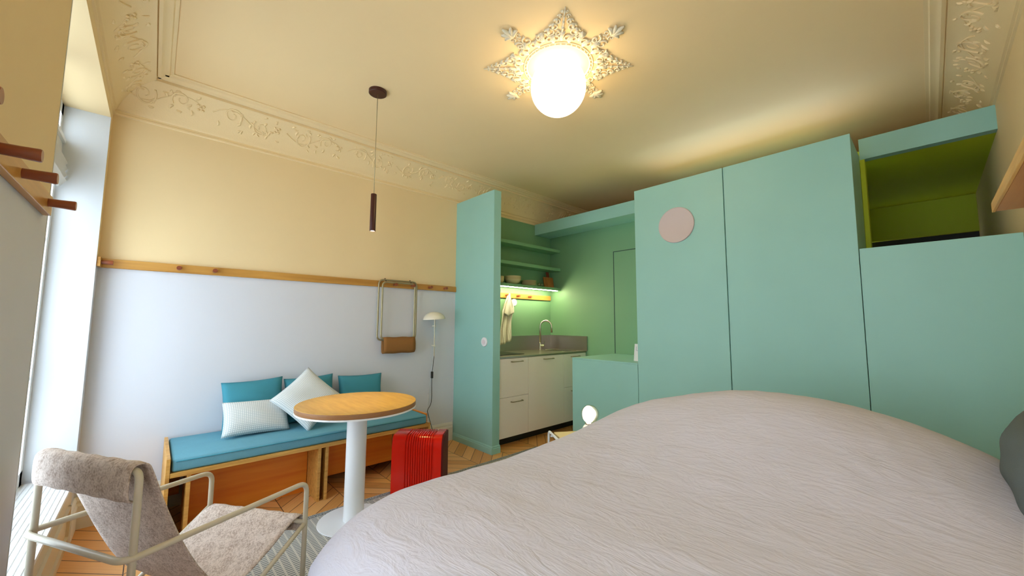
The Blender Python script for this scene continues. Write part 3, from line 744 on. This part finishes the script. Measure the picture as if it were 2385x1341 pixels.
# ------------------------------------------------------------------ hanging folding stool
hs = thing('folding_stool', 'folded tube stool with brown suede seat hanging from the peg rail', 'stool', (XL+0.04, 1.80, 1.66))
def rrect(y0, y1, z0, z1, x, rad, tilt=0.0):
    P = [(x, (y0+y1)/2, z1), (x, y1, z1), (x+tilt, y1, z0), (x+tilt, y0, z0), (x, y0, z1), (x, (y0+y1)/2, z1)]
    return smooth_path(P, rad, 6)[:-1]
h = nb(); add_tube(h, rrect(1.590, 1.998, 1.105, 1.694, XL+0.034, 0.05), 0.0085, 10, closed=True); obj('outer_frame', h, 'brass', hs, True)
h = nb(); add_tube(h, rrect(1.618, 1.968, 1.115, 1.672, XL+0.056, 0.045), 0.0085, 10, closed=True); obj('inner_frame', h, 'brass', hs, True)
for y in (1.65, 1.92):
    for q in ((XL+0.055, y, 1.684), (XL+0.034, y, 1.705)):
        h = nb(); add_ball(h, q, (0.006, 0.006, 0.007), 8); obj('rubber_stop', h, 'maroon', hs, True)
h = nb(); rows = []
prof = [(0.034, 1.120), (0.060, 1.130), (0.074, 1.115), (0.084, 1.06), (0.084, 1.01), (0.072, 0.985), (0.050, 0.978), (0.034, 0.99), (0.026, 1.03), (0.026, 1.09), (0.034, 1.120)]
for d_, z in prof: rows.append([(XL+d_, 1.640+0.335*j/10, z+0.002*math.sin(j*1.3)) for j in range(11)])
cloth(h, rows); sl = obj('sling_seat', h, 'leather', hs, True)
md = sl.modifiers.new('solidify', 'SOLIDIFY'); md.thickness = 0.004

# ------------------------------------------------------------------ bench with ply panels
BY0, BY1, BXF, BZ = 0.108, 1.832, -3.05, 0.395
bn = thing('bench', 'long plywood bench along the left wall under the peg rail', 'bench', (-3.35, 0.97, 0))
obj('seat_board', bx(XL+0.026, BY0+0.02, BZ-0.026, BXF, BY1, BZ, 0.001, 1), 'plyedge', bn)
obj('end_panel', bx(XL+0.026, BY0, 0.0, BXF+0.002, BY0+0.019, BZ+0.085, 0.001, 1), 'plyedge', bn)
obj('end_panel', bx(XL+0.026, BY1+0.0005, 0.0, BXF-0.002, BY1+0.019, BZ+0.005, 0.001, 1), 'plyedge', bn)
obj('end_lip', bx(XL+0.026, BY1+0.0005, BZ+0.0055, BXF-0.06, BY1+0.019, BZ+0.075, 0.001, 1), 'plyface', bn)
for y in (0.205, 0.935, 0.985, 1.62): obj('leg_panel', bx(-3.30, y, 0.0, BXF-0.004, y+0.02, BZ-0.027, 0.0008, 1), 'plyedge', bn)
obj('back_panel', bx(-3.325, 0.226, 0.0, -3.305, 0.934, BZ-0.027), 'plyface', bn)
obj('back_panel', bx(-3.325, 1.006, 0.07, -3.305, 1.619, BZ-0.027), 'plyface', bn)
obj('back_panel', bx(-3.325, 1.641, 0.07, -3.305, BY1, BZ-0.027), 'plyface', bn)
obj('inner_rail', bx(-3.60, BY0+0.02, 0.10, -3.58, 0.204, BZ-0.027), 'plyface', bn)
pad = nb(); add_box(pad, XL+0.028, BY0+0.025, BZ+0.0005, BXF-0.01, BY1-0.012, BZ+0.076, 0.016, 3)
pd = tag(obj('seat_pad', pad, 'tealpad', None, 'auto'), 'long teal fabric seat pad lying on the plywood bench', 'seat cushion')
pp_ = nb(); add_tube(pp_, smooth_path([(BXF-0.008, BY0+0.045, BZ+0.062), (BXF-0.008, BY1-0.03, BZ+0.062)], 0.01), 0.0028, 6); obj('piping', pp_, 'teal', pd, True)

# ------------------------------------------------------------------ cushions
def cushion_bm(w, h, t, n=22, pinch=0.06, seed=0):
    bm = bmesh.new(); uvl = bm.loops.layers.uv.verify(); rnd = random.Random(seed); ph = [rnd.uniform(0, 6) for _ in range(6)]
    sides = []
    for sg in (1, -1):
        V = []
        for i in range(n+1):
            row = []
            for j in range(n+1):
                a, b2 = i/n*2-1, j/n*2-1
                X = a*w/2*(1-pinch*(1-b2*b2)); Y = b2*h/2*(1-pinch*(1-a*a))
                f = ((1-abs(a)**2.6)*(1-abs(b2)**2.6))
                z = t/2*(max(f, 0)**0.42)
                z += sg*0.004*math.sin(5*a+ph[0]+2*b2)*f + 0.003*math.sin(9*b2+ph[1]+3*a)*f
                row.append((X, Y, sg*z))
            V.append(row)
        sides.append(V)
    G = []
    for si_, V in enumerate(sides):
        g = []
        for i in range(n+1):
            r = []
            for j in range(n+1):
                if si_ == 1 and (i in (0, n) or j in (0, n)): r.append(G[0][i][j])
                else: r.append(bm.verts.new(V[i][j]))
            g.append(r)
        G.append(g)
    asp = h/w
    for si_, g in enumerate(G):
        for i in range(n):
            for j in range(n):
                q = [(i, j), (i+1, j), (i+1, j+1), (i, j+1)]
                if si_: q = q[::-1]
                f = bm.faces.new([g[a][b2] for a, b2 in q])
                for l, (a, b2) in zip(f.loops, q): l[uvl].uv = (a/n, b2/n*asp)
    return bm
def cushion(label, cat, mat, w, h, t, loc, yaw, lean, roll, seed=0, group=None, name='cushion'):
    """face normal initially +z local; stands upright facing +x, leaning back"""
    bm = cushion_bm(w, h, t, seed=seed)
    o = obj(name, bm, mat, None, True)
    # local x (width) -> world y ; local y (height) -> world z ; local z -> world x
    B = Matrix(((0, 0, 1), (1, 0, 0), (0, 1, 0)))
    Rm = Matrix.Rotation(math.radians(yaw), 3, 'Z') @ Matrix.Rotation(math.radians(-lean), 3, 'Y') @ B @ Matrix.Rotation(math.radians(roll), 3, 'Z')
    o.matrix_world = Matrix.Translation(loc) @ Rm.to_4x4()
    # piping around the seam
    tg = tag(o, label, cat, group)
    return o
ZS = BZ+0.076
cushion('leftmost teal cushion, upright on the bench behind the flat white one', 'cushion', 'teal', 0.40, 0.37, 0.13, (-3.535, 0.60, ZS+0.183), 0, 12, 2, 1, 'teal cushions on the bench')
cushion('middle teal cushion leaning behind the white diamond-turned cushion', 'cushion', 'teal', 0.38, 0.36, 0.12, (-3.555, 1.00, ZS+0.176), 0, 10, 2, 2, 'teal cushions on the bench')
cushion('rightmost teal cushion, alone against the wall behind the table top', 'cushion', 'teal', 0.40, 0.34, 0.12, (-3.56, 1.425, ZS+0.165), 0, 10, -1, 3, 'teal cushions on the bench')
cushion('white waffle lumbar cushion lying low in front of the leftmost teal cushion', 'cushion', 'waffle', 0.42, 0.25, 0.13, (-3.385, 0.60, ZS+0.118), 2, 28, -2, 4, 'white waffle cushions on the bench')
cushion('white waffle cushion turned on its corner like a diamond', 'cushion', 'waffle', 0.37, 0.37, 0.13, (-3.33, 0.925, ZS+0.215), -4, 30, 42, 5, 'white waffle cushions on the bench')
cushion('white waffle cushion mostly hidden behind the round table top', 'cushion', 'waffle', 0.42, 0.26, 0.11, (-3.40, 1.33, ZS+0.085), 0, 55, 0, 6, 'white waffle cushions on the bench')

# ------------------------------------------------------------------ round table
TC = (-2.615, 1.032)
tb = thing('pedestal_table', 'round plywood table on a white column and disc foot', 'table', (TC[0], TC[1], 0.005))
g = nb(); r = 0.372
add_lathe(g, [(0, 0.722), (r-0.001, 0.722), (r, 0.724), (r, 0.751), (r-0.002, 0.753), (0, 0.753)], TC[0], TC[1], 80)
def tabletop():
    m, t, b2 = nt('table_ply_layers')
    gg = N(t, 'ShaderNodeNewGeometry'); sp = N(t, 'ShaderNodeSeparateXYZ'); t.links.new(gg.outputs['Position'], sp.inputs[0])
    ns = N(t, 'ShaderNodeSeparateXYZ'); t.links.new(gg.outputs['Normal'], ns.inputs[0])
    mp = N(t, 'ShaderNodeMapping'); mp.inputs['Scale'].default_value = (6, 40, 30); t.links.new(gg.outputs['Position'], mp.inputs[0])
    n = N(t, 'ShaderNodeTexNoise'); n.inputs['Scale'].default_value = 1; n.inputs['Detail'].default_value = 5; t.links.new(mp.outputs[0], n.inputs['Vector'])
    r_ = N(t, 'ShaderNodeValToRGB'); e = r_.color_ramp.elements; e[0].position = 0.3; e[0].color = (0.58, 0.31, 0.05, 1); e[1].position = 0.75; e[1].color = (0.72, 0.43, 0.085, 1)
    t.links.new(n.outputs[0], r_.inputs[0])
    fr = mathn(t, 'FRACT', mathn(t, 'MULTIPLY', sp.outputs[2], 170.0)); st = mathn(t, 'LESS_THAN', fr, 0.45)
    side = mathn(t, 'LESS_THAN', ns.outputs[2], 0.5)
    mx = N(t, 'ShaderNodeMix', data_type='RGBA'); mx.inputs['A'].default_value = (0.42, 0.20, 0.08, 1); mx.inputs['B'].default_value = (0.26, 0.105, 0.035, 1); t.links.new(st, mx.inputs['Factor'])
    m2 = N(t, 'ShaderNodeMix', data_type='RGBA'); t.links.new(r_.outputs[0], m2.inputs['A']); t.links.new(mx.outputs['Result'], m2.inputs['B']); t.links.new(side, m2.inputs['Factor'])
    t.links.new(m2.outputs['Result'], b2.inputs['Base Color']); b2.inputs['Roughness'].default_value = 0.4
    return m
obj('tabletop', g, tabletop(), tb, 'auto')
g = nb(); add_lathe(g, [(0, 0.712), (r+0.001, 0.712), (r+0.001, 0.7215), (0, 0.7215)], TC[0], TC[1], 80); obj('under_plate', g, 'white', tb, 'auto')
g = nb(); add_lathe(g, [(0, 0.014), (0.062, 0.014), (0.062, 0.712), (0, 0.712)], TC[0], TC[1], 40); obj('column', g, 'white', tb, 'auto')
g = nb(); add_lathe(g, [(0, 0.0065), (0.212, 0.0065), (0.214, 0.009), (0.212, 0.0135), (0, 0.0145)], TC[0], TC[1], 64); obj('foot_plate', g, 'white', tb, 'auto')

# pendant lamp
pn_ = thing('pendant_lamp', 'dark maroon cylinder pendant lamp on a thin cord above the round table', 'lamp', (-2.624, 1.088, ZC))
px_, py_ = -2.624, 1.088
g = nb(); add_lathe(g, [(0, ZC-0.0005), (0.062, ZC-0.0005), (0.062, ZC-0.022), (0.058, ZC-0.025), (0, ZC-0.025)], px_, py_, 40); obj('ceiling_cap', g, 'maroon', pn_, 'auto')
g = nb(); add_tube(g, [(px_, py_, ZC-0.02), (px_, py_, 2.18)], 0.0022, 8); obj('cord', g, 'brass', pn_, True)
g = nb(); add_lathe(g, [(0, 2.182), (0.018, 2.182), (0.020, 2.179), (0.020, 1.915), (0.017, 1.915), (0.017, 1.925), (0, 1.925)], px_, py_, 32); obj('lamp_cylinder', g, 'maroon', pn_, 'auto')
g = nb(); add_lathe(g, [(0, 1.9215), (0.0165, 1.9215), (0.0165, 1.9245), (0, 1.9245)], px_, py_, 24); obj('lens', g, 'spot', pn_)
sp_ = bpy.data.lights.new('pendant_spot', 'SPOT'); sp_.energy = 9; sp_.color = (1.0, 0.74, 0.20); sp_.spot_size = math.radians(46); sp_.spot_blend = 0.9; sp_.shadow_soft_size = 0.015
so_ = bpy.data.objects.new('pendant_spot', sp_); C.objects.link(so_); so_.location = (px_, py_, 1.912)

# ------------------------------------------------------------------ rug
rg = nb(); add_box(rg, -2.858, 0.20, 0.0005, -0.2, 3.0, 0.0055)
tag(obj('rug', rg, 'rug'), 'flat grey and cream woven rug under the table and bed', 'rug')

# ------------------------------------------------------------------ sling chair
ch = thing('sling_chair', 'beige tube-framed armchair with speckled canvas sling seat by the window', 'chair', (-2.07, 0.14, 0.0))
A_, B_, C_, D_ = Vector((-1.984, 0.564, 0)), Vector((-2.422, 0.259, 0)), Vector((-1.703, -0.021, 0)), Vector((-2.164, -0.283, 0))
TR = 0.0105; ZA = 0.55
up = Vector((0, 0, 1))
g = nb()
add_tube(g, smooth_path([A_+up*0.006, A_+up*ZA, C_+up*ZA, D_+up*ZA, B_+up*ZA, B_+up*0.006], 0.045, 7), TR, 12); obj('arm_and_leg_frame', g, 'frame', ch, True)
P1, P2 = Vector((-1.722, 0.0, 0)), Vector((-2.158, -0.258, 0))
g = nb(); add_tube(g, smooth_path([P1+up*0.006, P1+up*0.807, P2+up*0.807, P2+up*0.006], 0.03, 5), TR, 12); obj('back_frame', g, 'frame', ch, True)
for a, b2, z in ((A_, P1, 0.372), (B_, P2, 0.392)):
    g = nb(); add_tube(g, [a+up*z, a.lerp(b2, 0.30)+up*(z-0.116), a.lerp(b2, 0.96)+up*0.012], TR*0.95, 12); obj('side_brace', g, 'frame', ch, True)
g = nb(); add_tube(g, [A_+up*0.375, B_+up*0.385], TR*0.9, 12); obj('front_bar', g, 'frame', ch, True)
g = nb()
for q in (A_, B_, P1, P2): add_lathe(g, [(0, 0), (0.014, 0), (0.014, 0.02), (0, 0.02)], q.x, q.y, 16)
for i, q in enumerate(()): pass
g.free()
for q in (A_, B_, P1, P2):
    g = nb(); z0 = 0.0058 if q in (A_, B_) else 0.0
    add_lathe(g, [(0, z0), (0.014, z0), (0.014, 0.022), (0, 0.022)], q.x, q.y, 16); obj('foot_cap', g, 'black', ch, 'auto')
# the sling
prof = [(0.03, 0.345), (-0.008, 0.352), (-0.026, 0.375), (-0.015, 0.398), (0.02, 0.402), (0.12, 0.375), (0.24, 0.325), (0.36, 0.285), (0.46, 0.275), (0.55, 0.30), (0.63, 0.37), (0.70, 0.45), (0.77, 0.54), (0.83, 0.625), (0.89, 0.715), (0.935, 0.79),
        (0.96, 0.822), (1.0, 0.828), (1.03, 0.81), (1.035, 0.76), (1.028, 0.72), (1.0, 0.712)]
pf = []
for i in range(len(prof)-1):
    for k_ in range(3):
        s = k_/3; p0 = prof[max(i-1, 0)]; p1 = prof[i]; p2 = prof[i+1]; p3 = prof[min(i+2, len(prof)-1)]
        pf.append(tuple(0.5*((2*p1[m])+(-p0[m]+p2[m])*s+(2*p0[m]-5*p1[m]+4*p2[m]-p3[m])*s*s+(-p0[m]+3*p1[m]-3*p2[m]+p3[m])*s**3) for m in (0, 1)))
pf.append(prof[-1])
rows = []
for t_, z in pf:
    N_, F_ = A_.lerp(P1, t_), B_.lerp(P2, t_); row = []
    ins = 0.045 if t_ < 0.6 else 0.045-0.03*min(1, (t_-0.6)/0.3)
    if 0.62 < t_ < 0.93 : ins += 0.03*math.sin(PI*(t_-0.62)/0.31)
    for j in range(17):
        s = ins+(1-2*ins)*j/16; e = (2*j/16-1)
        sag = 0.018*(1-e*e)*(math.sin(PI*min(1, max(0, t_))) if t_ < 1 else 0)
        q = N_.lerp(F_, s); row.append((q.x, q.y, z-sag+0.002*math.sin(j*1.9+t_*25)))
    rows.append(row)
g = nb(); cloth(g, rows); sl = obj('sling_seat', g, 'tweed', ch, True)
md = sl.modifiers.new('solidify', 'SOLIDIFY'); md.thickness = 0.005; md.offset = 0

# ------------------------------------------------------------------ red grooved side table
rb = thing('side_table', 'glossy red plastic side table with grooved waterfall front beside the bench', 'side table', (-2.68, 1.56, 0))
FL, FR_ = Vector((-2.748, 1.358, 0)), Vector((-2.488, 1.627, 0))
wdir = (FR_-FL).normalized(); W_ = (FR_-FL).length; inw = Vector((-wdir.y, wdir.x, 0))       # towards the back
def redprof(shrink=0.0):
    H_ = 0.452-shrink; fr = -0.035+shrink
    pts = [(fr, 0.006)]
    pts.append((fr, H_-0.095))
    for k in range(1, 9):
        a = PI/2*k/8; pts.append((fr+0.055*(1-math.cos(a)), H_-0.095+0.095*math.sin(a)))
    pts += [(0.165-shrink, H_), (0.175-shrink, H_-0.006), (0.175-shrink, 0.006)]
    return pts
g = nb(); n_g = 12; cw = 0.35/n_g
fn = lambda u, v, a: FL+wdir*a+inw*u+up*v
margL = 0.098; gw = 0.0172; gd = 0.011
add_prism(g, redprof(), 0, margL, fn)
add_prism(g, redprof(gd), margL, margL+n_g*gw, fn)
for k in range(n_g-1): add_prism(g, redprof(), margL+gw*(k+0.9)-0.0052, margL+gw*(k+0.9)+0.0052, fn)
add_prism(g, redprof(), margL+n_g*gw, W_-0.012, fn)
bd_ = obj('grooved_body', g, 'red', rb, 'auto')
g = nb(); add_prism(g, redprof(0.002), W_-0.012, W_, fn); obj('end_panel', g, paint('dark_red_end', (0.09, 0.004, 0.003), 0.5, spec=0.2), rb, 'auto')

# ------------------------------------------------------------------ bedside table and lamp
nL = Vector((-2.06, 2.30, 0)); e1 = Vector((0.846, -0.533, 0)); e2 = Vector((0.533, 0.846, 0))
nt_ = thing('bedside_table', 'small cream-topped bedside table with white tube frame at the foot of the bed', 'bedside table', tuple(nL+e1*0.18+e2*0.18))
g = nb(); Tm = Matrix((( *e1, 0), (*e2, 0), (0, 0, 1, 0), (0, 0, 0, 1))).transposed(); Tm.translation = nL
add_box(g, 0.03, 0.03, 0.432, 0.35, 0.37, 0.448, 0.006, 2, Tm); obj('table_top', g, paint('cream_top', (0.74, 0.60, 0.30), 0.5), nt_, 'auto')
for s in (0.0, 0.38):
    g = nb(); q0 = nL+e2*s; q1 = nL+e1*0.36+e2*s
    add_tube(g, smooth_path([q0+up*0.006, q0+up*0.45, q1+up*0.45, q1+up*0.006], 0.035, 6), 0.009, 12); obj('leg_frame', g, 'white', nt_, True)
g = nb()
for f_ in (0.05, 0.31): add_tube(g, [nL+e1*f_+up*0.4235, nL+e1*f_+e2*0.38+up*0.4235], 0.007, 10)
obj('cross_bar', g, 'white', nt_, True)
lc = Vector((-1.775, 2.425, 0.449))
lp = thing('table_lamp', 'small white sphere-based table lamp, lit, on the bedside table', 'lamp', tuple(lc))
g = nb(); add_lathe(g, [(0, 0)]+[(0.048*math.sin(a), 0.040-0.048*math.cos(a)) for a in [0.58+(PI-0.58)*k/16 for k in range(17)]], 0, 0, 32); obj('base_ball', g, 'plastic', lp, True, local=True)
g = nb(); add_ball(g, (0, 0, 0.155), (0.046, 0.046, 0.062), 24); obj('bulb_glass', g, 'bulb', lp, True, local=True)
g = nb(); add_lathe(g, [(0.022, 0.082), (0.026, 0.086), (0.022, 0.094), (0.0, 0.094)], 0, 0, 24); obj('collar', g, 'chrome', lp, True, local=True)
g = nb(); add_ball(g, (0.008, 0.008, 0.158), (0.066, 0.066, 0.066), 28); obj('glass_shade', g, 'clear', lp, True, local=True)

# ------------------------------------------------------------------ bed, duvet, pillow
bed = thing('bed', 'double bed filling the right foreground, hidden under the linen duvet', 'bed', (-0.55, 1.45, 0.0))
obj('base', bx(-1.40, 0.42, 0.06, 0.33, 2.48, 0.30, 0.01), 'plyedge', bed)
obj('mattress', bx(-1.40, 0.42, 0.301, 0.33, 2.48, 0.50, 0.05, 3), 'white', bed, 'auto')
for x in (-1.3, 0.25):
    for y in (0.52, 2.38): obj('leg', bx(x-0.03, y-0.03, 0.0056 if y > 0.2 else 0, x+0.03, y+0.03, 0.06), 'plyedge', bed)
X0, X1, Y0, Y1 = -1.4956, 0.34, 0.3047, 2.5987
def dz(x, y): return 0.6581+0.3478*math.exp(-((x+0.5112)/0.9743)**2-((y-2.2988)/0.6451)**2)-0.0694*(y-1.5)
def duvet():
    n = 130; k = 0.18; lim = 1.22
    from mathutils import noise
    rows = []
    for i in range(n+1):
        row = []
        for j in range(n+1):
            a0_, b0_ = (i/n*2-1)*lim, (j/n*2-1)*lim
            mm = max(abs(a0_), abs(b0_)); sc = 1.0 if mm <= 1 else 1.0/mm
            a, b2 = a0_*sc, b0_*sc
            U = a*math.sqrt(1-k*b2*b2); V = b2*math.sqrt(1-k*a*a)
            x = (X0+X1)/2+(X1-X0)/2*U; y = (Y0+Y1)/2+(Y1-Y0)/2*V
            m8 = (abs(a)**8+abs(b2)**8)**0.125
            z = dz(x, y)-0.1317*min(m8, 1.1)**10
            w = min(1, max(0, (1-m8)/0.12))
            p3 = Vector((x*2.2, y*2.2, 0))
            z += w*(0.006*noise.noise(p3*1.4)+0.005*abs(noise.noise(Vector((x*9+y*4, y*3.2-x, 3))))+0.004*noise.noise(Vector((x*3-y*9, x*4+y*2, 7))))
            if mm > 1:
                dr = (mm-1)/(lim-1); zb = z
                fold = 0.018*math.sin(10*(x+y)+3*math.sin(5*(x-y)))*dr
                ox, oy = (a if abs(a) >= abs(b2) else 0), (b2 if abs(b2) > abs(a) else 0)
                x += (0.02*math.sin(dr*PI*0.5)+fold)*(1 if ox > 0 else -1 if ox < 0 else 0)*(0.3 if ox > 0 else 1)
                y += (0.02*math.sin(dr*PI*0.5)+fold)*(1 if oy > 0 else -1 if oy < 0 else 0)
                z = zb-(zb-0.16)*dr
            row.append((min(x, XR-0.004), y, z))
        rows.append(row)
    g = nb(); cloth(g, rows)
    o = obj('duvet', g, 'linen', None, True)
    return tag(o, 'rumpled pale grey-beige linen duvet heaped over the bed', 'duvet')
duvet()
pw = cushion('dark grey pillow standing against the right wall at the bed head', 'pillow', 'darkgrey', 0.60, 0.34, 0.22, (0.236, 1.98, 0.835), 0, 0, 0, 9, name='pillow')

# ------------------------------------------------------------------ window blind in recess 1
bl = thing('roman_blind', 'white roman blind gathered in folds high in the left window recess', 'blind', (-2.8, YW-0.13, 2.5))
g = nb(); rows = []
prof = [(0.0, 2.36), (0.004, 2.26), (0.012, 2.22), (0.032, 2.24), (0.008, 2.20), (0.034, 2.205), (0.008, 2.16), (0.034, 2.165), (0.008, 2.12), (0.034, 2.13), (0.01, 2.09), (0.0, 2.085)]
for d_, z in prof: rows.append([(-3.54+1.49*j/8, YW-0.190+d_, z) for j in range(9)])
cloth(g, rows); o = obj('folded_fabric', g, paint('blind_white', (0.72, 0.70, 0.66), 0.9), bl); md = o.modifiers.new('solidify', 'SOLIDIFY'); md.thickness = 0.004
obj('head_rail', bx(-3.54, YW-0.195, 2.36, -2.05, YW-0.175, 2.385), 'white', bl)
